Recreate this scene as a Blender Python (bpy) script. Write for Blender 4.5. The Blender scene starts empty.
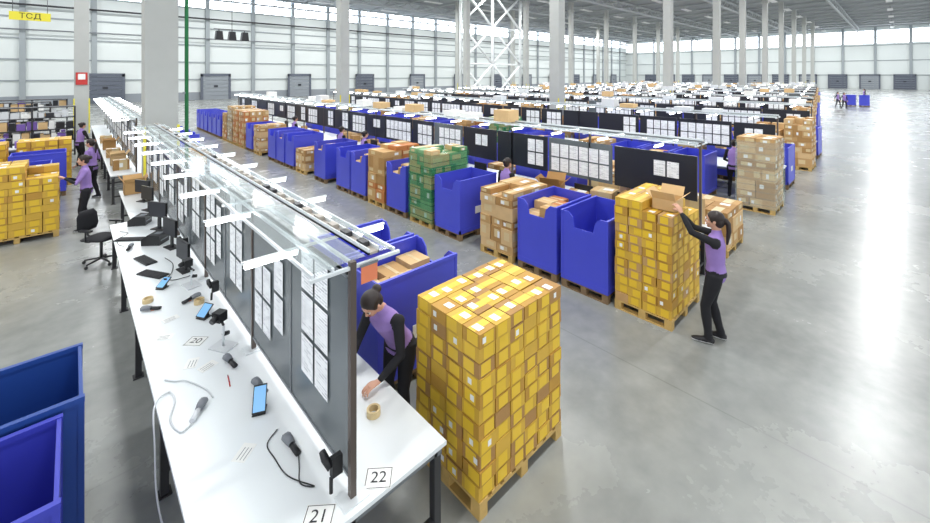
import bpy, math, random
from mathutils import Vector, Matrix
random.seed(7)
scene=bpy.context.scene
COL=bpy.context.collection
# ---------------------------------------------------------------- materials
def lin(c):
    r=[]
    for v in c:
        v=v/255.0
        r.append(v/12.92 if v<=0.04045 else ((v+0.055)/1.055)**2.4)
    return (r[0],r[1],r[2],1.0)
MATS={}
def mat(name,rgb,rough=0.5,metal=0.0,var=0.0,vscale=6.0,bump=0.0,emit=0.0,spec=None):
    m=bpy.data.materials.new(name); m.use_nodes=True
    nt=m.node_tree; b=nt.nodes['Principled BSDF']
    c=lin(rgb)
    b.inputs['Base Color'].default_value=c
    b.inputs['Roughness'].default_value=rough
    b.inputs['Metallic'].default_value=metal
    if spec is not None: b.inputs['Specular IOR Level'].default_value=spec
    if emit>0:
        b.inputs['Emission Color'].default_value=c
        b.inputs['Emission Strength'].default_value=emit
    if var>0 or bump>0:
        tc=nt.nodes.new('ShaderNodeTexCoord')
        n=nt.nodes.new('ShaderNodeTexNoise'); n.inputs['Scale'].default_value=vscale; n.inputs['Detail'].default_value=3
        nt.links.new(tc.outputs['Object'],n.inputs['Vector'])
        if var>0:
            mx=nt.nodes.new('ShaderNodeMix'); mx.data_type='RGBA'
            mx.inputs[6].default_value=tuple(max(0,x*(1-var)) for x in c[:3])+(1,)
            mx.inputs[7].default_value=tuple(min(1,x*(1+var)) for x in c[:3])+(1,)
            nt.links.new(n.outputs['Fac'],mx.inputs[0]); nt.links.new(mx.outputs[2],b.inputs['Base Color'])
        if bump>0:
            bp=nt.nodes.new('ShaderNodeBump'); bp.inputs['Strength'].default_value=bump; bp.inputs['Distance'].default_value=0.01
            nt.links.new(n.outputs['Fac'],bp.inputs['Height']); nt.links.new(bp.outputs['Normal'],b.inputs['Normal'])
    MATS[name]=m
    return m
mat('card_a',(192,152,98),0.75,var=.12)
mat('card_b',(172,130,76),0.75,var=.12)
mat('card_c',(212,178,128),0.75,var=.12)
mat('card_y',(210,168,62),0.6,var=.1)
mat('card_g',(188,142,56),0.6,var=.1)
mat('card_orange',(186,118,62),0.7,var=.1)
mat('tape_yellow',(232,192,50),0.4)
mat('tape_tan',(214,190,142),0.4)
mat('label_white',(240,240,236),0.5)
mat('wood',(196,162,96),0.7,var=.3,vscale=9)
mat('wood_dark',(130,106,76),0.8,var=.3,vscale=9)
mat('bin_blue',(72,80,206),0.38,var=.08,vscale=2)
mat('bin_blue_dark',(34,70,146),0.42,var=.08,vscale=2)
mat('table_white',(232,236,237),0.3,var=.03,vscale=2)
mat('steel',(130,134,138),0.35,metal=.5)
mat('steel_light',(225,230,232),0.3,metal=.25)
mat('steel_dark',(62,62,64),0.4,metal=.3)
mat('post_brown',(92,82,76),0.4,metal=.3)
mat('panel_grey',(100,107,110),0.25,var=.08,vscale=3)
mat('panel_black',(30,33,42),0.4)
mat('black',(22,22,25),0.4)
mat('black_soft',(28,28,32),0.8)
mat('rubber',(40,40,42),0.6)
mat('grey_plastic',(120,124,130),0.4)
mat('white_plastic',(215,218,220),0.4)
mat('white_paint',(236,240,240),0.5)
mat('screen',(120,170,215),0.1,emit=.5)
mat('led',(245,250,255),0.5,emit=16)
mat('red',(190,50,45),0.5)
mat('green_paint',(40,120,70),0.5)
mat('yellow_sign',(226,214,60),0.5)
mat('orange_tag',(226,130,90),0.5)
mat('tray_brown',(178,170,160),0.45,metal=.2)
mat('concrete_col',(178,180,176),0.8,var=.07,vscale=2,bump=.2)
mat('wall_metal',(214,220,218),0.6,var=.05,vscale=.3)
mat('wall_trim',(150,157,160),0.6)
mat('ceiling_grey',(146,150,153),0.8,var=.08,vscale=.3)
mat('truss_grey',(172,176,178),0.6)
mat('door_grey',(140,146,152),0.5)
mat('door_dark',(92,98,110),0.5)
mat('window_glass',(235,244,255),0.3,emit=6.0)
mat('lamp_house',(220,220,220),0.5)
mat('skin',(206,156,130),0.55,var=.04,vscale=20)
mat('hair',(38,26,22),0.5,var=.3,vscale=40)
mat('eye_white',(230,228,222),0.3)
mat('lips',(170,90,84),0.5)
mat('vest_purple',(150,122,188),0.8,var=.08,vscale=10,bump=.3)
mat('cloth_black',(26,26,31),0.85,var=.2,vscale=10,bump=.3)
mat('shoe',(24,24,28),0.6)
mat('sole',(225,225,225),0.6)
mat('green_box',(86,140,92),0.4,var=.3,vscale=5)
mat('green_box2',(130,172,122),0.4,var=.3,vscale=5)
mat('purple_bottle',(120,90,170),0.4)
def paper():
    m=bpy.data.materials.new('paper_print'); m.use_nodes=True; nt=m.node_tree; b=nt.nodes['Principled BSDF']
    b.inputs['Roughness'].default_value=.6
    tc=nt.nodes.new('ShaderNodeTexCoord'); 
    br=nt.nodes.new('ShaderNodeTexBrick')
    sp=nt.nodes.new('ShaderNodeSeparateXYZ'); cb=nt.nodes.new('ShaderNodeCombineXYZ')
    nt.links.new(tc.outputs['Object'],sp.inputs[0]); nt.links.new(sp.outputs['Y'],cb.inputs[0]); nt.links.new(sp.outputs['Z'],cb.inputs[1])
    nt.links.new(cb.outputs[0],br.inputs['Vector'])
    br.inputs['Scale'].default_value=1; br.inputs['Brick Width'].default_value=.09; br.inputs['Row Height'].default_value=.022
    br.inputs['Mortar Size'].default_value=.005
    br.inputs['Color1'].default_value=lin((190,192,196)); br.inputs['Color2'].default_value=lin((245,247,248)); br.inputs['Mortar'].default_value=lin((252,253,253))
    nt.links.new(br.outputs['Color'],b.inputs['Base Color']); MATS['paper']=m
paper()
def glassm():
    m=bpy.data.materials.new('clear_sheet'); m.use_nodes=True; nt=m.node_tree
    out=nt.nodes['Material Output']; nt.nodes.remove(nt.nodes['Principled BSDF'])
    t=nt.nodes.new('ShaderNodeBsdfTransparent'); t.inputs[0].default_value=(.95,.98,.98,1)
    g=nt.nodes.new('ShaderNodeBsdfGlossy'); g.inputs['Roughness'].default_value=.08
    df=nt.nodes.new('ShaderNodeBsdfDiffuse'); df.inputs[0].default_value=(.85,.9,.9,1)
    m1=nt.nodes.new('ShaderNodeMixShader'); m1.inputs[0].default_value=.4; nt.links.new(g.outputs[0],m1.inputs[1]); nt.links.new(df.outputs[0],m1.inputs[2])
    mx=nt.nodes.new('ShaderNodeMixShader'); mx.inputs[0].default_value=.3
    nt.links.new(t.outputs[0],mx.inputs[1]); nt.links.new(m1.outputs[0],mx.inputs[2]); nt.links.new(mx.outputs[0],out.inputs[0]); MATS['glass']=m
    m=bpy.data.materials.new('stretch_film'); m.use_nodes=True; nt=m.node_tree
    b=nt.nodes['Principled BSDF']; b.inputs['Base Color'].default_value=lin((200,215,205)); b.inputs['Roughness'].default_value=.15
    b.inputs['Alpha'].default_value=.22; MATS['film']=m
    m=bpy.data.materials.new('green_film'); m.use_nodes=True; nt=m.node_tree
    b=nt.nodes['Principled BSDF']; b.inputs['Base Color'].default_value=lin((60,150,100)); b.inputs['Roughness'].default_value=.2
    b.inputs['Alpha'].default_value=.35; MATS['green_film']=m
glassm()
def floorm():
    m=bpy.data.materials.new('polished_concrete'); m.use_nodes=True; nt=m.node_tree; b=nt.nodes['Principled BSDF']
    tc=nt.nodes.new('ShaderNodeTexCoord')
    n1=nt.nodes.new('ShaderNodeTexNoise'); n1.inputs['Scale'].default_value=.35; n1.inputs['Detail'].default_value=7; n1.inputs['Roughness'].default_value=.65
    n2=nt.nodes.new('ShaderNodeTexNoise'); n2.inputs['Scale'].default_value=5; n2.inputs['Detail'].default_value=5
    nt.links.new(tc.outputs['Object'],n1.inputs[0]); nt.links.new(tc.outputs['Object'],n2.inputs[0])
    ad=nt.nodes.new('ShaderNodeMath'); ad.operation='MULTIPLY_ADD'; ad.inputs[1].default_value=.35
    nt.links.new(n2.outputs['Fac'],ad.inputs[0]); nt.links.new(n1.outputs['Fac'],ad.inputs[2])
    cr=nt.nodes.new('ShaderNodeValToRGB'); cr.color_ramp.elements[0].position=.45; cr.color_ramp.elements[1].position=.9
    cr.color_ramp.elements[0].color=lin((124,127,125)); cr.color_ramp.elements[1].color=lin((160,162,157))
    nt.links.new(ad.outputs[0],cr.inputs[0])
    br=nt.nodes.new('ShaderNodeTexBrick'); br.offset=0; br.inputs['Scale'].default_value=1; br.inputs['Brick Width'].default_value=6; br.inputs['Row Height'].default_value=6
    br.inputs['Mortar Size'].default_value=.010; br.inputs['Color1'].default_value=(1,1,1,1); br.inputs['Color2'].default_value=(1,1,1,1); br.inputs['Mortar'].default_value=(.82,.82,.82,1)
    mp=nt.nodes.new('ShaderNodeMapping'); mp.inputs['Location'].default_value=(1.1,1.3,0)
    nt.links.new(tc.outputs['Object'],mp.inputs[0]); nt.links.new(mp.outputs[0],br.inputs['Vector'])
    mx=nt.nodes.new('ShaderNodeMix'); mx.data_type='RGBA'; mx.blend_type='MULTIPLY'; mx.inputs[0].default_value=1
    nt.links.new(cr.outputs[0],mx.inputs[6]); nt.links.new(br.outputs['Color'],mx.inputs[7]); nt.links.new(mx.outputs[2],b.inputs['Base Color'])
    mr=nt.nodes.new('ShaderNodeMapRange'); mr.inputs[3].default_value=.17; mr.inputs[4].default_value=.36
    nt.links.new(n1.outputs['Fac'],mr.inputs[0]); nt.links.new(mr.outputs[0],b.inputs['Roughness'])
    b.inputs['Specular IOR Level'].default_value=.65
    MATS['floor']=m
floorm()
# ---------------------------------------------------------------- mesh builder
class MB:
    def __init__(s): s.v=[]; s.f=[]; s.m=[]; s.names=[]; s.sm=[]
    def mi(s,n):
        if n not in s.names: s.names.append(n)
        return s.names.index(n)
    def add(s,vs,fs,m,smooth=False):
        o=len(s.v); s.v.extend([tuple(v) for v in vs]); i=s.mi(m)
        for f in fs: s.f.append(tuple(o+k for k in f)); s.m.append(i); s.sm.append(smooth)
    def box(s,x0,y0,z0,x1,y1,z1,m,M=None):
        vs=[Vector((x,y,z)) for z in (z0,z1) for y in (y0,y1) for x in (x0,x1)]
        if M: vs=[M@v for v in vs]
        s.add(vs,[(0,2,3,1),(4,5,7,6),(0,1,5,4),(1,3,7,5),(3,2,6,7),(2,0,4,6)],m)
    def quad(s,a,b,c,d,m): s.add([a,b,c,d],[(0,1,2,3)],m)
    def prism(s,pts,off,m):
        n=len(pts); off=Vector(off); vs=[Vector(p) for p in pts]; vs+= [v+off for v in vs]
        fs=[tuple(range(n))[::-1],tuple(range(n,2*n))]+[(i,(i+1)%n,n+(i+1)%n,n+i) for i in range(n)]
        s.add(vs,fs,m)
    def loft(s,secs,m,n=14,side=Vector((1,0,0)),ms=None):
        vs=[];P=[Vector(q[0]) for q in secs]
        for i,(p,rx,ry) in enumerate(secs):
            p=Vector(p); a=P[max(0,i-1)]; b=P[min(len(P)-1,i+1)]; t=(b-a)
            t=t.normalized() if t.length>1e-9 else Vector((0,0,1))
            x=side-t*side.dot(t)
            if x.length<.2:
                x=Vector((0,1,0)) if abs(t.y)<.8 else Vector((0,0,1)); x=x-t*x.dot(t)
            x.normalize(); y=t.cross(x)
            for k in range(n):
                th=2*math.pi*k/n; vs.append(p+x*rx*math.cos(th)+y*ry*math.sin(th))
        fs=[tuple(range(n))[::-1],tuple(range((len(secs)-1)*n,len(secs)*n))]
        o=len(s.v)
        s.add(vs,fs,m,False)
        for i in range(len(secs)-1):
            mm=s.mi(ms[i] if ms else m)
            for k in range(n):
                s.f.append((o+i*n+k,o+i*n+(k+1)%n,o+(i+1)*n+(k+1)%n,o+(i+1)*n+k)); s.m.append(mm); s.sm.append(True)
    def tube(s,pts,r,m,n=8):
        s.loft([(p,r,r) for p in pts],m,n)
    def cyl(s,a,b,r,m,n=12,r2=None):
        s.loft([(a,r,r),(b,r2 if r2 else r,r2 if r2 else r)],m,n)
    def ell(s,c,r,m,nu=16,nv=10,M=None):
        vs=[];c=Vector(c)
        for j in range(nv+1):
            ph=math.pi*j/nv
            for i in range(nu):
                th=2*math.pi*i/nu
                p=Vector((r[0]*math.sin(ph)*math.cos(th),r[1]*math.sin(ph)*math.sin(th),r[2]*math.cos(ph)))
                if M: p=M@p
                vs.append(c+p)
        fs=[]
        for j in range(nv):
            for i in range(nu):
                a=j*nu+i;b=j*nu+(i+1)%nu;cc=(j+1)*nu+(i+1)%nu;d=(j+1)*nu+i
                fs.append((a,d,cc,b))
        s.add(vs,fs,m,True)
    def merge(s,o,M=None):
        off=len(s.v)
        s.v.extend([tuple(M@Vector(v)) for v in o.v] if M else o.v)
        mp=[s.mi(n) for n in o.names]
        for f,mm,sm in zip(o.f,o.m,o.sm):
            s.f.append(tuple(off+k for k in f)); s.m.append(mp[mm]); s.sm.append(sm)
    def mesh(s,name):
        me=bpy.data.meshes.new(name); me.from_pydata(s.v,[],s.f)
        for n in s.names: me.materials.append(MATS[n])
        me.polygons.foreach_set('material_index',s.m); me.polygons.foreach_set('use_smooth',s.sm)
        me.update(); return me
    def obj(s,name,loc=(0,0,0),rz=0,parent=None):
        return place(s.mesh(name),name,loc,rz,parent)
def place(me,name,loc=(0,0,0),rz=0,parent=None):
    o=bpy.data.objects.new(name,me); o.location=loc; o.rotation_euler=(0,0,rz); COL.objects.link(o)
    if parent: o.parent=parent
    return o
def remesh(mb,vox,smooth=4):
    me=mb.mesh('tmp'); o=place(me,'tmp')
    r=o.modifiers.new('r','REMESH'); r.mode='VOXEL'; r.voxel_size=vox
    if smooth:
        q=o.modifiers.new('s','SMOOTH'); q.iterations=smooth; q.factor=.5
    dg=bpy.context.evaluated_depsgraph_get(); ev=o.evaluated_get(dg); m2=ev.to_mesh()
    V=[tuple(v.co) for v in m2.vertices]; F=[tuple(p.vertices) for p in m2.polygons]
    ev.to_mesh_clear(); bpy.data.objects.remove(o); bpy.data.meshes.remove(me)
    return V,F
# ---------------------------------------------------------------- room
XL,YN,XR,YF,ZC=-40,-14,145,68,15.5
b=MB(); b.box(XL,YN,-.2,XR+.3,YF+.3,0,'floor'); b.obj('floor')
b=MB(); b.box(XL,YN,ZC,XR+.3,YF+.3,ZC+.3,'ceiling_grey'); b.obj('ceiling')
def walls():
    b=MB()
    b.box(XL,YF,0,XR+.3,YF+.3,13.0,'wall_metal'); b.box(XL,YF,15.2,XR+.3,YF+.3,ZC,'wall_metal')
    x=XL
    while x<XR:
        b.box(x-.25,YF-.35,0,x+.25,YF,ZC,'wall_trim')
        x+=6
    for z in (2.8,5.2,7.6,10,12.8): b.box(XL,YF-.12,z,XR,YF,z+.16,'wall_trim')
    b.box(XL,YF-.06,0,XR,YF,1.1,'door_grey')
    b.cyl((XL,YF-.6,8.6),(XR,YF-.6,8.6),.09,'steel',6); b.cyl((XL,YF-.7,11.4),(XR,YF-.7,11.4),.12,'steel_dark',6)
    b.obj('wall_far')
    w=MB(); x=XL
    while x<XR-5.8:
        w.box(x+.3,YF+.05,13.0,x+5.7,YF+.1,15.2,'window_glass')
        for k in (1,2): w.box(x+.3+1.8*k-.04,YF-.02,13.0,x+.3+1.8*k+.04,YF+.05,15.2,'white_paint')
        x+=6
    w.obj('window_1')
    b=MB()
    b.box(XR,YN,0,XR+.3,YF,11.4,'wall_metal'); b.box(XR,YN,14.6,XR+.3,YF,ZC,'wall_metal')
    y=YN
    while y<YF:
        b.box(XR-.35,y-.25,0,XR,y+.25,ZC,'wall_trim'); y+=6
    for z in (3.4,7,10.8): b.box(XR-.12,YN,z,XR,YF,z+.2,'wall_trim')
    b.obj('wall_right')
    w=MB(); y=YN
    while y<YF-5.8:
        w.box(XR+.05,y+.3,11.4,XR+.1,y+5.7,14.6,'window_glass')
        for k in (1,2): w.box(XR-.02,y+.3+1.8*k-.05,11.4,XR+.05,y+.3+1.8*k+.05,14.6,'white_paint')
        w.box(XR-.02,y+.3,12.95,XR+.05,y+5.7,13.05,'white_paint')
        y+=6
    w.obj('window_2')
walls()
def dock_door(name,loc,rz,dark):
    b=MB(); b.box(-1.9,-.12,0,-1.6,0,3.6,'door_dark'); b.box(1.6,-.12,0,1.9,0,3.6,'door_dark'); b.box(-1.9,-.12,3.3,1.9,0,3.7,'door_dark')
    for k in range(6): b.box(-1.6,-.05,.02+k*.55,1.6,0,.53+k*.55,'door_dark' if dark else 'door_grey')
    b.box(-.25,-.07,1.75,.25,-.05,2.05,'panel_black')
    b.obj(name,loc,rz)
n=1
for x in range(-21,140,12):
    dock_door('door_%d'%n,(x,YF-.36,0),0,(n%3)==0); n+=1
for y in range(-8,64,6):
    dock_door('door_%d'%n,(XR-.36,y+1,0),math.radians(-90),(n%2)==0); n+=1
b=MB()
for y in range(-5,68,12):
    b.box(XL,y-.12,14.0,XR,y+.12,14.25,'truss_grey'); b.box(XL,y-.12,15.1,XR,y+.12,15.4,'truss_grey')
    x=XL
    while x<XR-3:
        b.cyl((x,y,14.2),(x+1.5,y,15.2),.06,'truss_grey',6); b.cyl((x+1.5,y,15.2),(x+3,y,14.2),.06,'truss_grey',6); x+=3
for x in range(-38,145,6): b.box(x-.1,YN,15.2,x+.1,YF,15.48,'truss_grey')
b.obj('roof_trusses')
lm=MB(); 
for k in (-1,1): lm.cyl((k*1.2,0,.12),(k*1.2,0,.75),.015,'steel_dark',6)
lm.box(-1.6,-.35,.03,1.6,.35,.12,'lamp_house'); lm=lm.mesh('high_bay_lamp')
LD=bpy.data.lights.new('lamp_light','AREA'); LD.shape='RECTANGLE'; LD.size=3.0; LD.size_y=.6; LD.energy=820; LD.color=(.985,.995,1)
for x in range(-8,144,12):
    for y in range(1,68,12):
        o=place(lm,'high_bay_lamp',(x,y,14.5))
        l=bpy.data.objects.new('tube_light',LD); COL.objects.link(l); l.location=(0,0,.0); l.parent=o
COLS=[]
def column(x,y,s=.78,z=ZC):
    COLS.append((x,y,s))
    b=MB(); h=s/2
    b.box(-h,-h,0,h,h,z,'concrete_col'); b.box(-h-.06,-h-.06,0,h+.06,h+.06,.25,'concrete_col'); b.box(-h-.12,-h-.12,z-1.6,h+.12,h+.12,z-1.3,'concrete_col')
    for q in (-1,1): b.box(q*h-.03,-h-.012,.25,q*h+.03,-h+.04,2.2,'yellow_sign')
    b.obj('concrete_column',(x,y,0))
column(1.68,13.4,.70)
b=MB(); b.cyl((0,0,0),(0,0,15.4),.045,'green_paint',10)
for z in (3,6,9,12): b.box(-.09,-.03,z,.0,.03,z+.05,'steel')
b.obj('green_drain_pipe',(2.22,13.1,0))
for x,y in ((20,13.4),(36.4,13.4),(49.9,13.4),(60.5,13.4),(73,13.4),(85,13.4),(97,13.4),(109,13.4),(121,13.4),(.4,31.5),(12.9,25.2),(36,37.5),(48,37.5),(60,37.5),(72,37.5),(84,37.5),(96,37.5),(108,37.5),(46,50),(60,50),(76,50),(92,50)):
    column(x,y,.62)
b=MB()
for z in range(0,15,5):
    zt=min(z+5,15)
    for xa in (0,6):
        b.cyl((xa,0,z),(xa+6,0,zt),.16,'white_paint',8); b.cyl((xa+6,0,z),(xa,0,zt),.16,'white_paint',8)
    b.cyl((0,0,zt-.02),(12,0,zt-.02),.12,'white_paint',8)
for xa in (0,6,12): b.cyl((xa,0,0),(xa,0,15.4),.2,'white_paint',8)
b.obj('white_cross_bracing',(36,38.6,0))
b=MB(); b.box(-1.4,-.03,.5,1.4,.03,.56,'steel_dark'); b.cyl((0,0,.5),(0,0,8.6),.02,'steel_dark',6)
for q in (-1,0,1):
    b.prism([(q*1.0-.3,-.25,-.4),(q*1.0+.3,-.25,-.4),(q*1.0+.22,-.25,.35),(q*1.0-.22,-.25,.35)],(0,.5,0),'black'); b.box(q-.03,-.03,.3,q+.03,.03,.5,'steel_dark')
b.obj('hanging_loudspeakers',(10.1,40,6.9))
# ---------------------------------------------------------------- pallets, stacks, bins
def pallet(b,w=1.13,d=.82,wood='wood'):
    for i in range(3):
        x=(w-.09)*i/2
        for j in range(3): 
            y=(d-.1)*j/2; b.box(x,y,.02,x+.09,y+.1,.1,wood)
        b.box(x,0,0,x+.09,d,.02,wood)
    for j in range(3):
        y=(d-.1)*j/2; b.box(0,y,.1,w,y+.1,.118,wood)
    n=8
    for i in range(n):
        x=(w-.1)*i/(n-1); b.box(x,0,.118,x+.1,d,.14,wood)
def decals(b,x0,y0,z0,x1,y1,z1,sides,patch,rng,label=.5,toplabel=.4,inset=0,pw=.5):
    e=.002; w=x1-x0; d=y1-y0; h=z1-z0
    def R(ax,u0,u1,v0,v1,m,lift=1):
        k=e*lift
        if ax=='x-': b.quad((x0-k,y0+d*u1,z0+h*v0),(x0-k,y0+d*u0,z0+h*v0),(x0-k,y0+d*u0,z0+h*v1),(x0-k,y0+d*u1,z0+h*v1),m)
        if ax=='x+': b.quad((x1+k,y0+d*u0,z0+h*v0),(x1+k,y0+d*u1,z0+h*v0),(x1+k,y0+d*u1,z0+h*v1),(x1+k,y0+d*u0,z0+h*v1),m)
        if ax=='y-': b.quad((x0+w*u0,y0-k,z0+h*v0),(x0+w*u1,y0-k,z0+h*v0),(x0+w*u1,y0-k,z0+h*v1),(x0+w*u0,y0-k,z0+h*v1),m)
        if ax=='y+': b.quad((x0+w*u1,y1+k,z0+h*v0),(x0+w*u0,y1+k,z0+h*v0),(x0+w*u0,y1+k,z0+h*v1),(x0+w*u1,y1+k,z0+h*v1),m)
        if ax=='z': b.quad((x0+w*u0,y0+d*v0,z1+k),(x0+w*u1,y0+d*v0,z1+k),(x0+w*u1,y0+d*v1,z1+k),(x0+w*u0,y0+d*v1,z1+k),m)
    for s_ in sides:
        if s_=='z':
            if patch: R('z',0,1,.3,.7,patch)
            if rng.random()<toplabel:
                a=rng.uniform(.1,.5); c=rng.uniform(.1,.4); R('z',a,a+.38,c,c+.45,'label_white',2)
        else:
            if patch:
                a=rng.uniform(.04,.96-pw); R(s_,a,a+pw,inset,1-inset*.6,patch)
            if rng.random()<label:
                a=rng.uniform(.1,.65); R(s_,a,a+.22,.3,.72,'label_white',2)
def stack(seed,nx,ny,nz,bh,cards,patch='tape_yellow',w=1.13,d=.82,label=.25,missing=None,jit=.007,wood='wood',toplabel=.4,inset=0,pw=.5):
    r=random.Random(seed); b=MB(); pallet(b,w,d,wood)
    bw=w/nx; bd=d/ny
    for k in range(nz):
        for i in range(nx):
            for j in range(ny):
                if missing and missing(i,j,k): continue
                vis = i in(0,nx-1) or j in (0,ny-1) or k==nz-1 or (missing and (missing(i,j,k+1)))
                if not vis: continue
                jx=r.uniform(-jit,jit); jy=r.uniform(-jit,jit)
                x0=i*bw+.004+jx; y0=j*bd+.004+jy; z0=.142+k*bh
                x1=x0+bw-.008; y1=y0+bd-.008; z1=z0+bh-.005
                b.box(x0,y0,z0,x1,y1,z1,r.choice(cards))
                sd=[]
                if i==0: sd.append('x-')
                if i==nx-1: sd.append('x+')
                if j==0: sd.append('y-')
                if j==ny-1: sd.append('y+')
                if k==nz-1 or (missing and missing(i,j,k+1)): sd.append('z')
                decals(b,x0,y0,z0,x1,y1,z1,sd,patch if r.random()<.9 else None,r,label,toplabel,inset,pw)
    return b
def messy(seed,h,cards,w=1.13,d=.82,film=None,wood='wood'):
    r=random.Random(seed); b=MB(); pallet(b,w,d,wood); z=.142
    while z<h:
        bh=min(r.choice((.16,.2,.25,.3)),max(.12,h-z+.05)); nx=r.choice((2,3,3,4)); ny=r.choice((2,2,3))
        last=z+bh>=h
        for i in range(nx):
            for j in range(ny):
                if last and r.random()<.35: continue
                hh=bh*(r.uniform(.8,1) if last else 1)
                jx=r.uniform(-.012,.012);jy=r.uniform(-.012,.012)
                x0=i*w/nx+.004+jx;y0=j*d/ny+.004+jy;x1=x0+w/nx-.01;y1=y0+d/ny-.01
                b.box(x0,y0,z,x1,y1,z+hh-.003,r.choice(cards))
                sd=['z']
                if i==0: sd.append('x-')
                if j==0: sd.append('y-')
                if i==nx-1: sd.append('x+')
                if j==ny-1: sd.append('y+')
                decals(b,x0,y0,z,x1,y1,z+hh-.003,sd,'tape_tan' if r.random()<.7 else None,r,.5,.3,.3)
        z+=bh
    if film:
        b.box(-.02,-.02,.12,w+.02,d+.02,h-.05,film)
        zz=.2
        while zz<h-.1:
            b.box(-.024,-.024,zz,w+.024,d+.024,zz+.015,film); zz+=.16
    return b
def bin_(seed,cut='x-',fill=0,h=1.12,w=1.13,d=.82,m='bin_blue'):
    r=random.Random(seed); b=MB(); pallet(b,w,d,'wood_dark'); z0=.142; z1=z0+h; t=.022
    c=.24
    def outline(L): return [(0,z0),(L,z0),(L,z1),(.84*L,z1),(.74*L,z1-.08),(.70*L,z1-c),(.30*L,z1-c),(.26*L,z1-.08),(.16*L,z1),(0,z1)]
    def flat(L): return [(0,z0),(L,z0),(L,z1),(0,z1)]
    for sx,x in (('x-',0),('x+',w-t)):
        o=outline(d) if sx in cut else flat(d); b.prism([(x,p[0],p[1]) for p in o],(t,0,0),m)
    for sy,y in (('y-',0),('y+',d-t)):
        o=outline(w) if sy in cut else flat(w); b.prism([(t+p[0]*(w-2*t)/w,y,p[1]) for p in o],(0,t,0),m)
    b.box(t,t,z0,w-t,d-t,z0+.02,m)
    for y in (0,d-t): 
        if not ('y-' in cut and y==0): b.box(-.008,y-.008,z1-.03,w+.008,y+t+.008,z1+.006,m)
    for x in (0,w-t):
        for y in (0,d-t): b.box(x-.006,y-.006,z0,x+t+.006,y+t+.006,z1,m)
    b.box(-.006,-.006,z0,w+.006,0,z0+.08,m); b.box(-.006,0,z0,0,d,z0+.08,m)
    if r.random()<.25: b.box(w*.4,-.012,z0+.35,w*.6,-.002,z0+.5,'label_white')
    if fill>0:
        for i in range(3):
            for j in range(2):
                x=.05+i*.34; y=.05+j*.37; zz=z0+.02; top=zz+fill*r.uniform(.85,1.05)
                b.box(x,y,zz,x+.31,y+.33,top,r.choice(('card_a','card_c','card_orange')))
                b.box(x+.13,y,top,x+.18,y+.33,top+.002,'tape_tan')
    return b
YB=['card_y','card_y','card_a','card_b']
TB=['card_a','card_b','card_c']
near=stack(1,6,4,11,.1205,['card_y','card_y','card_g','card_b'],label=.15,toplabel=.8,inset=.10,pw=.62)
near.obj('pallet_of_small_cartons',(2.31,2.26,0))
wst=stack(2,5,4,12,.128,['card_y','card_g','card_y','card_a'],label=.15,missing=lambda i,j,k:(k==11 and j<2) or (k==10 and j<1 and i>2),inset=.14,pw=.55)
wst.obj('pallet_of_small_cartons',(5.92,2.13,0))
LIB={}
for s in range(3): LIB['bin%d'%s]=bin_(s,fill=(0,.62,.98)[s]).mesh('blue_storage_bin')
for s in range(2): LIB['binr%d'%s]=bin_(s,cut='x+',fill=(.4,.92)[s]).mesh('blue_storage_bin')
LIB['messy0']=messy(5,1.15,TB).mesh('pallet_of_cartons'); LIB['messy1']=messy(9,1.5,['card_orange','card_b','card_a']).mesh('pallet_of_cartons'); LIB['messy2']=messy(14,1.25,TB).mesh('pallet_of_cartons')
LIB['tall']=messy(21,1.85,['card_a','card_b','card_c'],film='film').mesh('wrapped_pallet_of_cartons')
LIB['orange']=stack(31,4,3,6,.27,['card_orange','card_a'],patch='tape_tan',label=.5,inset=.3).mesh('pallet_of_cartons')
LIB['green']=messy(23,1.72,['green_box','green_box2','card_c'],film='green_film').mesh('green_wrapped_pallet')
def put(key,x,y): 
    me=LIB[key]; nm=me.name.split('.')[0]; place(me,nm,(x,y,0))
put('binr1',2.36,3.82); put('binr0',2.36,4.72)
put('messy0',2.36,17.0)
for y in (18.2,19.2,21.5,22.5): put('binr0',2.36,y)
x=5.9
seq=[('bin0',3.05),('bin2',3.97),('messy2',4.93),('bin1',6.35),('green',7.3),('bin2',8.3),('messy1',9.25),('bin2',10.2),('bin0',11.1),('bin2',12.7),('messy0',14.3),('bin0',15.3),('bin2',16.25),('bin0',17.2),('messy2',19.1),('bin0',20.2),('orange',21.4),('orange',22.4),('tall',23.4),('messy1',24.4),('bin0',25.6),('bin2',26.6),('bin0',27.6),('bin0',28.7),('bin0',29.7),('bin2',30.7)]
for k,y in seq: put(k,x,y)
for k,y in (('messy0',2.25),('bin0',3.3),('messy2',4.4),('bin2',5.5),('bin0',6.6),('messy0',7.7),('bin0',9),('bin2',10),('messy1',11.2),('bin0',13),('bin2',15),('messy2',17),('bin0',19),('bin2',21)): put(k,9.06,y)
for k,y in (('tall',2.12),('bin0',3.7),('bin2',4.65),('bin0',5.6),('messy2',6.8),('messy0',7.8),('bin2',8.9),('bin0',9.9),('green',11),('bin2',12.1),('messy1',13.2),('bin0',14.3),('bin2',15.4),('messy2',16.6),('bin0',18),('bin2',19.2),('messy0',20.4),('bin0',22),('bin0',23),('bin2',26.2),('bin0',28)): put(k,12.65,y)
LM=[bin_(0),bin_(2,fill=.98),messy(41,1.2,TB),messy(42,1.6,TB),bin_(0),messy(44,1.9,TB,film=None),bin_(3,fill=.9),bin_(0)]
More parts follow.
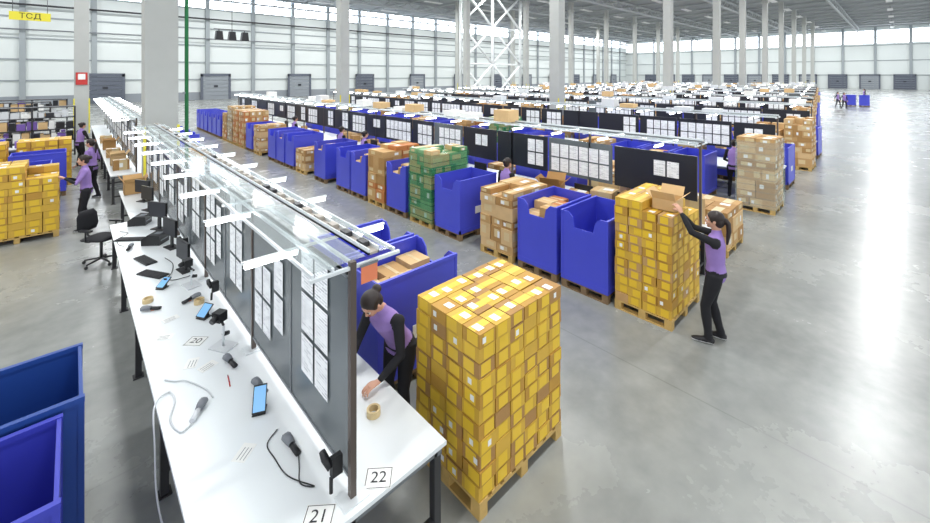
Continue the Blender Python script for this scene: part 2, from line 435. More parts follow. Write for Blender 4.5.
def goods_row(x,y0,y1,seed,first=None):
    r=random.Random(seed); b=MB(); y=y0; f=True
    while y<y1:
        if f and first is not None: k=first
        else: k=r.randrange(len(LM))
        f=False
        blocked=any(abs(cx-(x+.56))<.56+cs/2+.12 and abs(cy-(y+.41))<.41+cs/2+.12 for cx,cy,cs in COLS)
        if not blocked: b.merge(LM[k],Matrix.Translation((0,y-y0,0)))
        y+=r.choice((.92,.96,1.05,1.4))
    b.obj('row_of_bins_and_cartons',(x,y0,0))
# ---------------------------------------------------------------- benches
def bench_frame(b,y0,y1,xa,xb,z=.78):
    b.box(xa,y0,z-.03,xb,y1,z,'table_white')
    b.box(xa+.03,y0+.02,z-.09,xa+.07,y1-.02,z-.03,'steel'); b.box(xb-.07,y0+.02,z-.09,xb-.03,y1-.02,z-.03,'steel')
    n=max(1,round((y1-y0)/1.9))
    for i in range(n+1):
        y=y0+.03+(y1-y0-.12)*i/n
        b.box(xa+.03,y,z-.09,xb-.03,y+.06,z-.03,'steel')
        for x_ in (xa+.03,(xa+xb)/2-.03,xb-.09):
            b.box(x_,y,0,x_+.06,y+.06,z-.03,'steel_dark'); b.box(x_-.02,y-.02,0,x_+.08,y+.08,.012,'steel_dark')
        b.box(xa+.09,y+.01,.18,xb-.09,y+.05,.22,'steel_dark')
def rack(b,y0,y1,xc,near=True):
    n=max(1,round((y1-y0)/2.2)); bay=(y1-y0)/n
    for i in range(n+1):
        y=y0+i*bay
        b.box(xc-.02,y-.02,.79,xc+.02,y+.02,2.3,'post_brown'); b.box(xc-.09,y-.07,.781,xc+.09,y+.07,.79,'steel_light')
        b.box(xc-.28,y-.012,2.25,xc+.36,y+.012,2.27,'steel_light')
    for x_ in (xc-.26,xc-.13,xc+.0,xc+.32):
        b.box(x_-.009,y0,2.272,x_+.009,y1,2.295,'steel_light')
    b.box(xc+.12,y0,2.3,xc+.2,y1,2.315,'tray_brown'); b.box(xc+.12,y0,2.3,xc+.13,y1,2.34,'steel_light'); b.box(xc+.19,y0,2.3,xc+.2,y1,2.34,'steel_light')
    r=random.Random(3); y=y0+.1
    while y<y1-.1 and near:
        b.box(xc+.135,y,2.315,xc+.185,y+.09,2.35,r.choice(('tray_brown','steel_dark','steel_light','tray_brown'))); y+=r.uniform(.16,.3)
    b.box(xc-.25,y0+.01,2.298,xc+.1,y1-.01,2.303,'glass'); b.box(xc+.21,y0+.01,2.298,xc+.31,y1-.01,2.303,'glass')
    y=y0+.6
    while y<y1:
        b.box(xc-.49,y-.012,2.228,xc+.62,y+.012,2.244,'white_paint')
        b.box(xc-.47,y-.016,2.196,xc-.12,y+.016,2.227,'led'); b.box(xc+.26,y-.016,2.196,xc+.6,y+.016,2.227,'led')
        y+=1.1
    return n,bay
def papers(b,x,y0,z0,nc,nr,side=-1,w=.21,h=.29,gap=.03,m='paper'):
    for i in range(nc):
        for j in range(nr):
            ya=y0+i*(w+gap); za=z0+j*(h+gap)
            if side<0: b.quad((x,ya+w,za),(x,ya,za),(x,ya,za+h),(x,ya+w,za+h),m)
            else: b.quad((x,ya,za),(x,ya+w,za),(x,ya+w,za+h),(x,ya,za+h),m)
b=MB(); bench_frame(b,2.32,9.86,.5,2.02); bench_frame(b,9.9,12.6,.8,2.02)
b.obj('packing_table')
b=MB(); n,bay=rack(b,2.43,12.4,1.31)
for i in range(n):
    ya=2.43+i*bay+.03; yb=ya+bay-.06
    b.box(1.30,ya,.9,1.32,yb,2.2,'panel_grey')
    for zz in (.9,2.18): b.box(1.292,ya,zz,1.328,yb,zz+.02,'steel')
    b.box(1.293,(ya+yb)/2-.01,.9,1.327,(ya+yb)/2+.01,2.2,'steel')
    papers(b,1.288,ya+.28,1.22,2,3); 
    papers(b,1.288,ya+1.12,1.3,1,2) ; papers(b,1.288,ya+1.42,1.12,2,3 if i%2 else 2,w=.2)
    papers(b,1.332,ya+.5,1.3,4,2,1)
b.obj('divider_with_led_rack')
b=MB(); bench_frame(b,14.6,30,.75,2.02); b.obj('packing_table')
b=MB(); n,bay=rack(b,14.7,29.8,1.31)
for i in range(n):
    ya=14.7+i*bay+.03; yb=ya+bay-.06; b.box(1.30,ya,.9,1.32,yb,2.2,'panel_grey'); papers(b,1.288,ya+.3,1.2,3,3); papers(b,1.288,ya+1.3,1.2,3,2)
b.obj('divider_with_led_rack')
def bench_row(x,y0,y1,seed,clutter=True):
    r=random.Random(seed); b=MB(); bench_frame(b,0,y1-y0,-.76,.76); 
    b2=MB(); rack(b2,.1,y1-y0-.1,0,near=False); b.merge(b2)
    y=.15; idx=0
    while y<y1-y0-1.2:
        L=r.choice((1.1,1.3,1.6))
        b.box(-.02,y,1.25,.02,y+L-.06,2.05,'panel_black' if r.random()<.9 else 'panel_grey')
        q=r.random()
        if idx<2: q=(.8,.2)[idx]
        idx+=1
        if q<.5: papers(b,-.026,y+.06,1.32,int((L-.15)/.24),2)
        elif q<.75: papers(b,-.026,y+.1,1.35,2,2)
        elif q<.88: papers(b,-.026,y+.3,1.6,2,1)
        y+=L
    y=.3
    while clutter and y<y1-y0-1:
        s=r.uniform(.2,.45); q=r.random()
        if q<.5:
            xx=r.choice((-.6,.2)); b.box(xx,y,.78,xx+s,y+s,.78+s*r.uniform(.5,.9),r.choice(TB+['label_white']))
        elif q<.75:
            b.box(-.3,y,.79,-.27,y+.42,1.2,'black'); b.box(-.35,y+.1,.78,-.15,y+.3,.79,'black')
        if r.random()<.35:
            b.box(-.15,y,2.31,.25,y+.5,2.31+r.uniform(.1,.3),r.choice(('label_white','card_c','white_plastic')))
        y+=r.uniform(.5,.9)
    b.obj('packing_bench_row',(x,y0,0))
P=6.75
for k in range(1,11):
    xc=1.31+P*k
    y0=2.32 if k<4 else .1*xc+.2
    bench_row(xc,y0,30.5,100+k)
    if k>=2: goods_row(2.31+P*k,y0,30.5,200+k)
    if k>=3: goods_row(5.9+P*(k-1),y0-.15,30.5,300+k,first=5)
# ---------------------------------------------------------------- table-top things
def scanner(name,loc,rz,m='black',m2='grey_plastic'):
    b=MB()
    b.loft([((0,0,.02),.022,.016),((0,.05,.022),.022,.018),((0,.11,.03),.021,.018)],m,12)
    b.loft([((0,.10,.03),.026,.022),((0,.15,.035),.034,.026),((0,.19,.035),.036,.024),((0,.2,.035),.03,.02)],m2,14)
    b.box(-.022,.2,.022,.022,.203,.05,'rubber'); b.box(-.006,.07,.0,.006,.1,.02,'orange_tag')
    return b.obj(name,loc,rz)
def cable(name,pts,r=.004,m='black'):
    P=[Vector(p) for p in pts]; P=[P[0]]+P+[P[-1]]; out=[]
    for i in range(1,len(P)-2):
        for k in range(8):
            t=k/8; a,b_,c,d=P[i-1],P[i],P[i+1],P[i+2]
            out.append(.5*((2*b_)+(-a+c)*t+(2*a-5*b_+4*c-d)*t*t+(-a+3*b_-3*c+d)*t**3))
    out.append(P[-2]); b=MB(); b.tube(out,r,m,6); return b.obj(name)
def stand(name,loc,rz,h=.3):
    b=MB(); b.box(-.11,-.08,0,.11,.08,.012,'white_plastic'); b.cyl((0,0,.012),(0,0,h*.6),.012,'steel_light')
    b.tube([(0,0,h*.6),(0,.03,h*.8),(0,.05,h*.9)],.012,'black'); b.box(-.05,.0,h*.8,.05,.09,h*1.05,'black'); b.loft([((0,.06,h*.95),.03,.03),((0,.12,h*.9),.035,.03),((0,.14,h*.88),.03,.025)],'black',12)
    b.cyl((0,.0,h*.35),(0,-.06,h*.3),.02,'black'); return b.obj(name,loc,rz)
T=.781
def tablet(name,loc,rz,w=.1,h=.19,tilt=55):
    b=MB(); M=Matrix.Translation((0,0,.02))@Matrix.Rotation(math.radians(tilt),4,'X')
    b.box(-w/2,0,-.006,w/2,h,.006,'black',M); b.box(-w/2+.006,.01,.006,w/2-.006,h-.01,.0075,'screen',M)
    b.box(-w/2,.0,0,w/2,.1,.01,'black'); b.box(-.02,.09,0,.02,.1,.1,'black'); return b.obj(name,loc,rz)
tablet('tablet_on_stand',(1.08,3.52,T),math.radians(-25))
scanner('barcode_scanner',(1.17,2.95,T),math.radians(5))
cable('scanner_cable',[(1.17,2.945,T+.012),(1.14,2.86,T+.006),(1.1,2.74,T+.006),(1.16,2.66,T+.006),(1.06,2.85,T+.006),(1.04,3.05,T+.006),(1.04,3.2,T+.006),(1.14,3.28,T+.006)])
scanner('barcode_scanner',(.68,3.80,T),math.radians(-35),'white_plastic','grey_plastic')
cable('scanner_cable',[(.675,3.79,T+.012),(.6,3.76,T+.008),(.56,3.95,T+.008),(.62,4.15,T+.008),(.6,4.3,T+.008),(.49,4.2,T+.006),(.47,4.0,.6),(.46,3.8,.35),(.5,3.6,.12)],.007,'white_plastic')
cable('scanner_cable',[(.86,3.98,T+.008),(.84,4.12,T+.008),(.74,4.35,T+.008),(.66,4.42,T+.008),(.6,4.5,T+.008)],.006,'white_plastic')
tablet('handheld_terminal',(1.03,5.35,T),math.radians(-60),.12,.16,40)
scanner('barcode_scanner',(1.1,4.24,T),math.radians(10))
scanner('barcode_scanner',(1.2,3.72,T),math.radians(10),'grey_plastic','grey_plastic')
stand('scanner_stand',(1.1,4.66,T),math.radians(120),.36)
b=MB(); b.cyl((0,0,.006),(.02,.15,.006),.005,'red',8); b.cyl((.02,.15,.006),(.023,.17,.006),.005,'black',8,.001); b.obj('red_pen',(1.0,4.02,T))
stand('scanner_stand',(1.12,6.3,T),math.radians(100),.34)
scanner('barcode_scanner',(.75,5.9,T),math.radians(60)); scanner('barcode_scanner',(.95,5.85,T),math.radians(-70)); scanner('barcode_scanner',(.62,8.2,T),math.radians(-20))
tablet('handheld_terminal',(.8,6.45,T),math.radians(-50),.1,.16,30)
for i,(xx,yy,a) in enumerate(((.92,4.45,20),(.82,4.6,65),(.7,5.25,-30),(.9,3.25,40),(.8,5.6,10),(1.62,3.1,15))):
    b=MB(); b.box(-.075,-.05,0,.075,.05,.0012,'label_white')
    for k in range(3): b.box(-.06,-.035+k*.025,.0012,.04,-.03+k*.025,.0016,'grey_plastic')
    b.obj('label_sheet',(xx,yy,T),math.radians(a))
def tape_roll(loc):
    b=MB(); n=20; ro,ri,h=.055,.038,.05; vs=[]
    for r_,z in ((ro,0),(ro,h),(ri,h),(ri,0)):
        for i in range(n): vs.append((r_*math.cos(2*math.pi*i/n),r_*math.sin(2*math.pi*i/n),z))
    fs=[(j*n+i,j*n+(i+1)%n,((j+1)%4)*n+(i+1)%n,((j+1)%4)*n+i) for j in range(4) for i in range(n)]
    b.add(vs,fs,'tape_tan'); b.obj('roll_of_tape',loc)
tape_roll((1.75,2.9,T)); tape_roll((.66,6.2,T)); tape_roll((1.1,5.75,T))
def card(name,loc,rz,txt):
    b=MB(); b.box(-.09,-.075,0,.09,.075,.002,'label_white'); b.box(-.085,-.07,.002,-.08,.07,.0025,'black'); b.box(.08,-.07,.002,.085,.07,.0025,'black')
    b.box(-.085,-.07,.002,.085,-.066,.0025,'black'); b.box(-.085,.066,.002,.085,.07,.0025,'black')
    o=b.obj(name,loc,rz); cu=bpy.data.curves.new('digits','FONT'); cu.body=txt; cu.size=.11; cu.align_x='CENTER'; cu.align_y='CENTER'; cu.materials.append(MATS['black'])
    t=bpy.data.objects.new('digits',cu); COL.objects.link(t); t.parent=o; t.location=(0,0,.004)
card('station_number_card',(1.50,2.42,T),math.radians(-40),'22'); card('station_number_card',(.92,4.95,T),math.radians(-45),'20'); card('station_number_card',(1.10,2.46,T),math.radians(-40),'21')
def gun_holder(x,y):
    b=MB(); b.box(-.05,-.02,0,.02,.02,.12,'black'); b.loft([((-.05,0,.06),.026,.02),((-.07,.05,.1),.026,.026),((-.07,.09,.12),.02,.02)],'black',12); b.cyl((-.05,0,.0),(-.06,-.02,-.08),.012,'black'); b.obj('scanner_holder',(x,y,.93))
for y in (2.5,5.6,7.4): gun_holder(1.25,y)
b=MB(); b.box(-.06,-.002,-.06,.06,.002,.06,'orange_tag'); b.box(-.065,-.004,.05,.065,.004,.065,'steel'); b.obj('orange_station_tag',(1.42,2.405,2.2))
def printer(loc,rz):
    b=MB(); b.prism([(-.12,-.14,0),(-.12,.14,0),(-.12,.14,.1),(-.12,.04,.17),(-.12,-.14,.15)],(.24,0,0),'black'); b.box(-.09,-.145,.06,.09,-.139,.08,'grey_plastic'); b.box(-.05,-.1,.15,.05,0,.165,'grey_plastic',None); b.obj('label_printer',loc,rz)
def keyboard(loc,rz):
    b=MB(); b.box(-.21,-.07,0,.21,.07,.018,'black')
    for i in range(14):
        for j in range(4): b.box(-.2+i*.0285,-.06+j*.03,.018,-.2+i*.0285+.024,-.06+j*.03+.025,.024,'rubber')
    b.obj('keyboard',loc,rz)
def monitor(loc,rz,arm=0):
    b=MB(); z=arm
    b.box(-.2,-.015,.1+z,.2,.015,.36+z,'black'); b.box(-.19,-.017,.11+z,.19,-.015,.35+z,'panel_black'); b.box(-.03,.015,0,.03,.04,.22+z,'black'); b.box(-.12,-.05,0,.12,.1,.012,'black'); b.obj('monitor',loc,rz)
keyboard((.8,7.0,T),math.radians(-60)); keyboard((.78,7.6,T),math.radians(-75)); printer((.98,8.3,T),math.radians(50)); keyboard((.7,8.75,T),math.radians(-40)); printer((.9,9.55,T),math.radians(60))
monitor((1.12,7.9,T),math.radians(-75),.1); monitor((1.1,9.0,T),math.radians(-60),.12); monitor((1.1,10.4,T),math.radians(-70),.12); monitor((1.1,11.2,T),math.radians(-60),.1); monitor((1.12,6.85,T),math.radians(-80),.06)
cable('power_cable',[(1.2,6.6,T+.01),(1.0,6.6,T+.01),(.92,6.7,T+.01),(1.0,6.9,T+.01),(1.05,7.2,T+.01),(1.0,7.5,T+.01)],.005)
cable('power_cable',[(.6,9.3,T+.01),(.7,9.1,T+.01),(.56,8.9,T+.01),(.54,8.6,T+.01),(.6,8.45,T+.01)])
def carton(name,loc,w,d,h,m,rz=0,open_=False):
    b=MB()
    if open_:
        t=.006; b.box(-w/2,-d/2,0,w/2,d/2,t,m)
        b.box(-w/2,-d/2,0,-w/2+t,d/2,h,m); b.box(w/2-t,-d/2,0,w/2,d/2,h,m); b.box(-w/2,-d/2,0,w/2,-d/2+t,h,m); b.box(-w/2,d/2-t,0,w/2,d/2,h,m)
        for sgn in (-1,1):
            M=Matrix.Translation((sgn*w/2,0,h))@Matrix.Rotation(sgn*math.radians(35),4,'Y'); b.box(-.003,-d/2,0,.003,d/2,w*.45,m,M)
            M=Matrix.Translation((0,sgn*d/2,h))@Matrix.Rotation(-sgn*math.radians(50),4,'X'); b.box(-w/2,-.003,0,w/2,.003,d*.4,m,M)
    else:
        b.box(-w/2,-d/2,0,w/2,d/2,h,m); decals(b,-w/2,-d/2,0,w/2,d/2,h,['x-','y-','x+','y+','z'],'tape_tan',random.Random(1),.8,.6)
    return b.obj(name,loc,rz)
for i,(xx,yy) in enumerate(((1.04,12.2),(1.03,15.5),(1.02,16.4),(1.0,18),(1.0,20),(1.0,22))): carton('carton',(xx,yy,T),.36,.35,.28,TB[i%3],0,i%2==0)
for i,(xx,yy,zz) in enumerate(((7.6,2.7,T),(7.62,3.3,T),(7.6,4.0,T),(7.62,4.6,T),(7.6,5.2,T),(8.45,2.7,T))): carton('carton',(xx,yy,zz+.001),.42,.42,.3+.08*(i%3),TB[i%3],.08*i,i%3==1)
# ---------------------------------------------------------------- foreground bins (lower left)
bd=bin_(50,cut='x-',h=1.08,m='bin_blue_dark',w=1.2,d=.8); bd.obj('blue_storage_bin',(-1.14,3.98,0))
mat('bin_blue_violet',(58,64,176),0.42,var=.1,vscale=2)
bd=bin_(51,cut='x-',h=1.05,m='bin_blue_violet',w=1.15,d=.8)
bd.obj('blue_storage_bin',(-1.2,3.12,0))
# ---------------------------------------------------------------- left background
ls=stack(61,5,3,10,.145,['card_y','card_y','card_g'],patch='tape_yellow',w=1.25,d=1.0,label=.15,missing=lambda i,j,k:(k>=9 and i>2)or(k>=8 and i>2 and j<2),inset=.15,pw=.6); ls.obj('pallet_of_small_cartons',(-1.45,12.6,0))
LIB['lstack']=stack(62,4,3,7,.19,['card_y','card_y','card_g'],w=1.2,d=.9,inset=.2,label=.15,pw=.6).mesh('pallet_of_small_cartons')
place(LIB['bin0'],'blue_storage_bin',(-1.5,14.6,0)); put('lstack',-2.7,14.7)
for x_,y_ in ((-2.6,18),(-1.2,18.2),(-3.9,16.6),(-3.9,18.2),(-4.2,20.6)): put('lstack',x_,y_)
put('messy0',-1.2,20.6); put('binr0',-2.8,20.5); put('binr0',-1.25,16.7); put('messy1',-2.6,16.4)
def shelf(loc,w,seed):
    r=random.Random(seed); b=MB()
    for x_ in (0,w/2,w): 
        for y_ in (0,.55): b.box(x_-.03,y_-.03,0,x_+.03,y_+.03,2.1,'steel_dark')
    for z in (.15,.65,1.15,1.65,2.1):
        b.box(-.03,-.03,z,w+.03,.58,z+.04,'steel_dark')
        if z<2:
            x_=.06
            while x_<w-.25:
                s=r.uniform(.12,.3); b.box(x_,.02,z+.04,x_+s,.45,z+.04+r.uniform(.15,.38),r.choice(('white_plastic','purple_bottle','panel_black','card_c','black','label_white'))); x_+=s+.04
    b.obj('storage_shelf',loc)
shelf((-5.2,25,0),2.6,1); shelf((-2.5,25,0),2.6,2); shelf((-3.6,30,0),2.8,3); shelf((-6.6,30,0),2.8,5); shelf((-3.0,33,0),2.8,6)
b=MB(); bench_frame(b,0,1.0,0,2.4); 
r=random.Random(4)
for i in range(14): b.cyl((.15+i*.16,.3+.3*(i%3)/2,.78),(.15+i*.16,.3+.3*(i%3)/2,1.0+.1*r.random()),.045,r.choice(('purple_bottle','white_plastic','black')),10)
b.obj('sorting_table',(-2.6,22.3,0))
b=MB(); b.box(-.42,-.02,-.12,.42,.02,.12,'yellow_sign'); b.cyl((-.35,0,.12),(-.35,0,9.6),.008,'steel',6); b.cyl((.35,0,.12),(.35,0,9.6),.008,'steel',6)
sg=b.obj('hanging_yellow_sign',(-.87,17.4,5.2))
cu=bpy.data.curves.new('lettering','FONT'); cu.body='ТСД'; cu.size=.21; cu.align_x='CENTER'; cu.align_y='CENTER'; cu.materials.append(MATS['black'])
t=bpy.data.objects.new('lettering',cu); COL.objects.link(t); t.parent=sg; t.rotation_euler=(math.radians(90),0,0); t.location=(0,-.024,0)
b=MB(); b.box(-.24,-.02,-.34,.24,.02,.34,'red'); b.box(-.15,-.025,-.05,.15,-.02,.26,'label_white'); b.obj('fire_point_sign',(.4,31.15,3.3))
def chair(loc,rz):
    b=MB()
    for i in range(5):
        a=2*math.pi*i/5; c,s_=math.cos(a),math.sin(a)
        b.loft([((0,0,.1),.025,.02),((c*.27,s_*.27,.07),.015,.012)],'black',8); b.ell((c*.28,s_*.28,.03),(.03,.03,.03),'rubber',10,6)
    b.cyl((0,0,.08),(0,0,.44),.025,'steel_dark')
    b.loft([((0,-.22,.48),.2,.025),((0,-.15,.48),.24,.035),((0,.15,.48),.23,.035),((0,.23,.475),.19,.025)],'black_soft',16)
    b.tube([(0,-.18,.46),(0,-.28,.5),(0,-.29,.68)],.018,'black')
    b.loft([((0,-.27,.6),.15,.02),((0,-.28,.68),.2,.03),((0,-.3,.88),.19,.03),((0,-.31,.97),.13,.02)],'black_soft',16)
    for q in (-1,1):
        b.tube([(q*.22,0,.47),(q*.29,0,.5),(q*.29,0,.68)],.014,'black'); b.box(q*.29-.03,-.12,.68,q*.29+.03,.12,.71,'black')
    b.obj('office_chair',loc,rz)
chair((.40,10.25,0),math.radians(-140))
# ---------------------------------------------------------------- people
def hand_mesh(curl=.5):
    b=MB(); S=Vector((1,0,0))
    b.loft([((0,-.01,0),.025,.019),((0,.03,0),.033,.016),((0,.06,0),.039,.014),((0,.088,-.002),.037,.011)],'skin',14,S)
    for i,(x_,L) in enumerate(((-.029,.058),(-.010,.072),(.010,.078),(.029,.07))):
        p=Vector((x_,.08,-.002)); pts=[(p,.0095,.0095)]; ang=.1
        for k,f in enumerate((.45,.3,.25)):
            ang+=curl*(.5+.35*k); p=p+Vector((x_*.08,math.cos(ang)*L*f*1.1,-math.sin(ang)*L*f*1.1)); rr=.0088-.0009*k; pts.append((p,rr,rr))
        b.loft(pts,'skin',8,S); b.ell(pts[-1][0],(.0066,)*3,'skin',8,6)
    pts=[((.02,.015,-.004),.013,.012),((.046,.044,-.012),.0115,.011),((.056,.068,-.022),.0095,.009),((.055,.088,-.034),.008,.0075)]
    b.loft(pts,'skin',8,S); b.ell(pts[-1][0],(.008,)*3,'skin',8,6)
    V,F=remesh(b,.0042,2); o=MB(); o.add(V,F,'skin',True); return o
HAND=hand_mesh(); HANDM=MB(); HANDM.merge(HAND,Matrix.Scale(-1,4,(1,0,0)))
HANDM.f=[f[::-1] for f in HANDM.f]
def head_mb(style='pony'):
    b=MB()
    b.ell((0,-.005,.125),(.074,.092,.088),'skin'); b.ell((0,.03,.062),(.055,.058,.07),'skin'); b.ell((0,.06,.014),(.025,.024,.02),'skin')
    b.ell((.035,.055,.068),(.022,.025,.022),'skin'); b.ell((-.035,.055,.068),(.022,.025,.022),'skin')
    b.loft([((0,.085,.108),.006,.006),((0,.1,.085),.009,.009),((0,.106,.073),.012,.009)],'skin',8); b.ell((0,.1,.072),(.014,.012,.009),'skin',8,6)
    for q in (-1,1): b.ell((q*.076,-.002,.088),(.009,.02,.031),'skin',10,8)
    b.loft([((0,-.025,-.08),.052,.05),((0,-.015,.0),.05,.05),((0,-.005,.06),.05,.055)],'skin',14)
    V,F=remesh(b,.006,2); o=MB(); o.add(V,F,'skin',True)
    for q in (-1,1):
        o.ell((q*.031,.076,.1),(.014,.011,.008),'eye_white',10,8); o.ell((q*.031,.084,.1),(.006,.005,.006),'black',8,6)
        o.loft([((q*.016,.0875,.119),.003,.003),((q*.032,.088,.123),.004,.004),((q*.048,.078,.118),.002,.002)],'hair',6)
    o.ell((0,.089,.042),(.022,.008,.0055),'lips',12,8)
    h=MB(); h.ell((0,-.018,.14),(.086,.098,.087),'hair'); h.ell((0,-.05,.09),(.078,.062,.085),'hair')
    for q in (-1,1): h.ell((q*.068,.012,.125),(.016,.035,.05),'hair')
    if style=='pony': h.loft([((0,-.11,.13),.03,.03),((0,-.145,.08),.034,.03),((0,-.15,-.02),.036,.028),((0,-.135,-.13),.028,.02),((0,-.125,-.2),.01,.01)],'hair',12)
    else: h.ell((0,-.125,.14),(.045,.04,.045),'hair')
    V,F=remesh(h,.008,2); o.add(V,F,'hair',True); return o
HEAD={'pony':head_mb('pony'),'bun':head_mb('bun')}
def ik(a,t,l1,l2,pole):
    a=Vector(a);t=Vector(t); d=t-a; L=min(d.length,(l1+l2)*.995); d.normalize(); t=a+d*L
    c=(l1*l1-l2*l2+L*L)/(2*L); h=math.sqrt(max(0,l1*l1-c*c)); p=Vector(pole); p=p-d*p.dot(d); p.normalize()
    return a+d*c+p*h,t
def person(name,loc,yaw,hl,hr,lean=0,fl=(-.11,0,0),fr=(.11,.0,0),pz=0,head_p=0,head_y=0,style='pony',sleeve='cloth_black',vest='vest_purple',H=1.66,vox=.013,hip_y=0,hz=1.0,wide=1.0):
    s=H/1.68
    hip=Vector((0,hip_y,.93+pz)); R=Matrix.Rotation(-lean,3,'X')
    def T_(x,y,z): return hip+R@Vector((x,y,z))
    tor=[(T_(0,0,-.11),.13,.10,),(T_(0,-.005,-.03),.165,.120),(T_(0,0,.10),.138,.10),(T_(0,.005,.24),.152,.108),(T_(0,.01,.36),.168,.112),(T_(0,0,.44),.162,.083),(T_(0,-.005,.485),.085,.06),(T_(0,.0,.55),.05,.05)]
    tm=['cloth_black',vest,vest,vest,vest,vest,'skin']
    parts=[]
    b=MB(); b.loft(tor,'skin',20)
    for i in range(len(tor)-1): parts.append((Vector(tor[i][0]),Vector(tor[i+1][0]),(tor[i][1]+tor[i][2])/2*1.0,(tor[i+1][1]+tor[i+1][2])/2,tm[i]))
    hands=[]
    for q,h_ in ((-1,hl),(1,hr)):
        sh=T_(q*.175,0,.415); el,wr=ik(sh,h_,.285,.25,(q*.55,-.35,-.8))
        b.loft([(T_(q*.08,0,.43),.06,.05),(sh,.06,.056),(sh.lerp(el,.5),.05,.048),(el,.041,.041),(el.lerp(wr,.4),.041,.038),(wr,.028,.026)],'skin',12); b.ell(sh,(.06,.06,.06),'skin'); b.ell(el,(.041,)*3,'skin')
        parts.append((sh,el,.056,.042,sleeve)); parts.append((el,wr,.042,.028,'cloth_black'))
        hands.append((q,el,wr))
    for q,f_ in ((-1,fl),(1,fr)):
        hp=T_(q*.088,0,-.05); f_=Vector(f_); an=f_+Vector((0,0,.09)); kn,an=ik(hp,an,.41,.395,(q*.08,1,0))
        b.loft([(hp+Vector((0,0,.04)),.09,.1),(hp.lerp(kn,.3),.086,.09),(hp.lerp(kn,.7),.068,.068),(kn,.056,.058),(kn.lerp(an,.35),.056,.06),(kn.lerp(an,.8),.046,.046),(an,.05,.05)],'skin',14)
        parts.append((hp,kn,.09,.058,'cloth_black')); parts.append((kn,an,.06,.045,'cloth_black'))
        b.loft([(f_+Vector((0,-.065,.035)),.032,.03),(f_+Vector((0,-.02,.045)),.038,.045),(f_+Vector((q*.01,.07,.036)),.043,.036),(f_+Vector((q*.015,.14,.028)),.042,.028),(f_+Vector((q*.015,.185,.02)),.026,.018)],'skin',12); b.cyl(an,f_+Vector((0,0,.04)),.045,'skin')
        parts.append((f_+Vector((0,-.06,.035)),f_+Vector((q*.015,.18,.02)),.04,.03,'shoe'))
    V,F=remesh(b,vox,4)
    o=MB(); o.v=V; names=['cloth_black',vest,'skin',sleeve,'shoe','sole']
    for n_ in names: o.mi(n_)
    segs=[(a,c-a,max((c-a).length_squared,1e-9),ra,rb,m_) for a,c,ra,rb,m_ in parts]
    VV=[Vector(v) for v in V]
    for f in F:
        c=Vector((0,0,0))
        for k in f: c+=VV[k]
        c/=len(f); best=None;bm='skin'
        for a,d,l2,ra,rb,m_ in segs:
            t=(c-a).dot(d)/l2; t=0 if t<0 else 1 if t>1 else t
            dd=(c-a-d*t).length-(ra+(rb-ra)*t)
            if best is None or dd<best: best=dd;bm=m_
        if bm=='shoe' and c.z<.026: bm='sole'
        o.f.append(f);o.m.append(o.mi(bm));o.sm.append(True)
    neck=T_(0,.0,.55); 
    Rh=Matrix.Rotation(head_y,4,'Z')@Matrix.Rotation(-(lean*.6+head_p),4,'X')
    o.merge(HEAD[style],Matrix.Translation(neck+Vector((0,.01,.0)))@Rh@Matrix.Translation((0,.01,.01)))
    for q,el,wr in hands:
        y=(wr-el); y.z*=hz; y.normalize(); zc=Vector((0,0,1))-y*y.z
        if zc.length<.2: zc=Vector((0,1,0))-y*y.y
        zc.normalize(); xx=y.cross(zc); zz=zc
        M=Matrix((xx,y,zz)).transposed().to_4x4(); hm=HAND if q<0 else HANDM
        o.merge(hm,Matrix.Translation(wr+y*.005)@M)
    ob=o.obj(name,loc,yaw); ob.scale=(s*wide,s*wide,s); return ob
R_=math.radians
person('woman_stacking_cartons',(6.13,1.66,0),R_(12),(-.16,.36,1.66),(.14,.38,1.55),lean=R_(-1),fl=(-.09,.07,0),fr=(.09,-.05,0),head_p=R_(2),style='pony',vox=.011,H=1.68,wide=1.06)
carton('open_carton',(6.34,2.34,.142+.128*11+.001),.34,.32,.16,'card_c',.05,True)
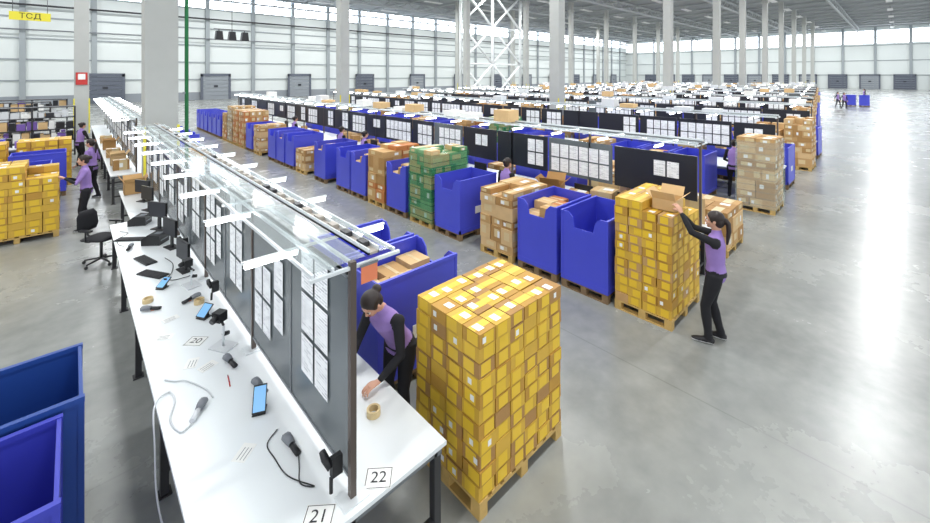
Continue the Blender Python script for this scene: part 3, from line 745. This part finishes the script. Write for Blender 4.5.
person('woman_at_packing_table',(2.29,3.40,0),R_(104),(-.20,.42,.90),(.16,.44,.90),lean=R_(30),fl=(-.1,-.04,0),fr=(.1,-.06,0),hip_y=-.06,head_p=R_(24),style='bun',vox=.011,H=1.60,hz=.1,wide=1.08)
person('woman_loading_cartons',(.24,12.75,0),R_(90),(-.16,.36,1.25),(.14,.36,1.2),lean=R_(3),fl=(-.1,.04,0),fr=(.1,-.05,0),sleeve='vest_purple',style='bun')
person('woman_walking',(.42,15.8,0),R_(60),(-.2,.25,1.0),(.2,.2,1.0),lean=R_(3),fl=(-.1,.1,0),fr=(.1,-.1,0),sleeve='vest_purple')
person('worker_at_table',(.22,21.6,0),R_(-60),(-.18,.35,1.0),(.18,.35,1.0),lean=R_(8),style='bun')
stand1=person('worker_at_table',(7.07,18.4,0),R_(-90),(-.18,.32,.98),(.18,.32,.98),lean=R_(8),style='bun',vox=.016)
for x_,y_,a in ((6.95,13.8,-80),(6.95,12.2,-100),(6.95,6.02,-90),(13.72,3.26,-90)):
    o=place(stand1.data,'worker_at_table',(x_,y_,0),R_(a)); o.scale=(.97,)*3
w1=person('person_walking',(60,4.55,0),R_(150),(-.24,.1,.85),(.24,-.12,.85),fl=(-.1,.2,0),fr=(.1,-.18,0),pz=-.02,vox=.018)
place(w1.data,'person_walking',(58.0,3.9,0),R_(130)); place(w1.data,'person_walking',(75,3.1,0),R_(20))
for p_ in ((63,3.3),(63,2.2)): place(LIB['bin0'],'blue_storage_bin',(p_[0],p_[1],0))
# ---------------------------------------------------------------- world, camera
w=bpy.data.worlds.new('World'); scene.world=w; w.use_nodes=True
bg=w.node_tree.nodes['Background']; bg.inputs[0].default_value=(.9,.95,1,1); bg.inputs[1].default_value=1.6
cam=bpy.data.cameras.new('Camera'); co=bpy.data.objects.new('Camera',cam); COL.objects.link(co); scene.camera=co
cam.sensor_fit='HORIZONTAL'; cam.sensor_width=36; cam.lens=36*413/930; cam.shift_y=-(261.5-75)/930; cam.clip_end=500
co.location=(0,0,3.5); co.rotation_euler=(math.radians(90),0,-math.radians(43.6))
scene.view_settings.view_transform='Standard'; scene.view_settings.look='None'; scene.view_settings.exposure=0.05
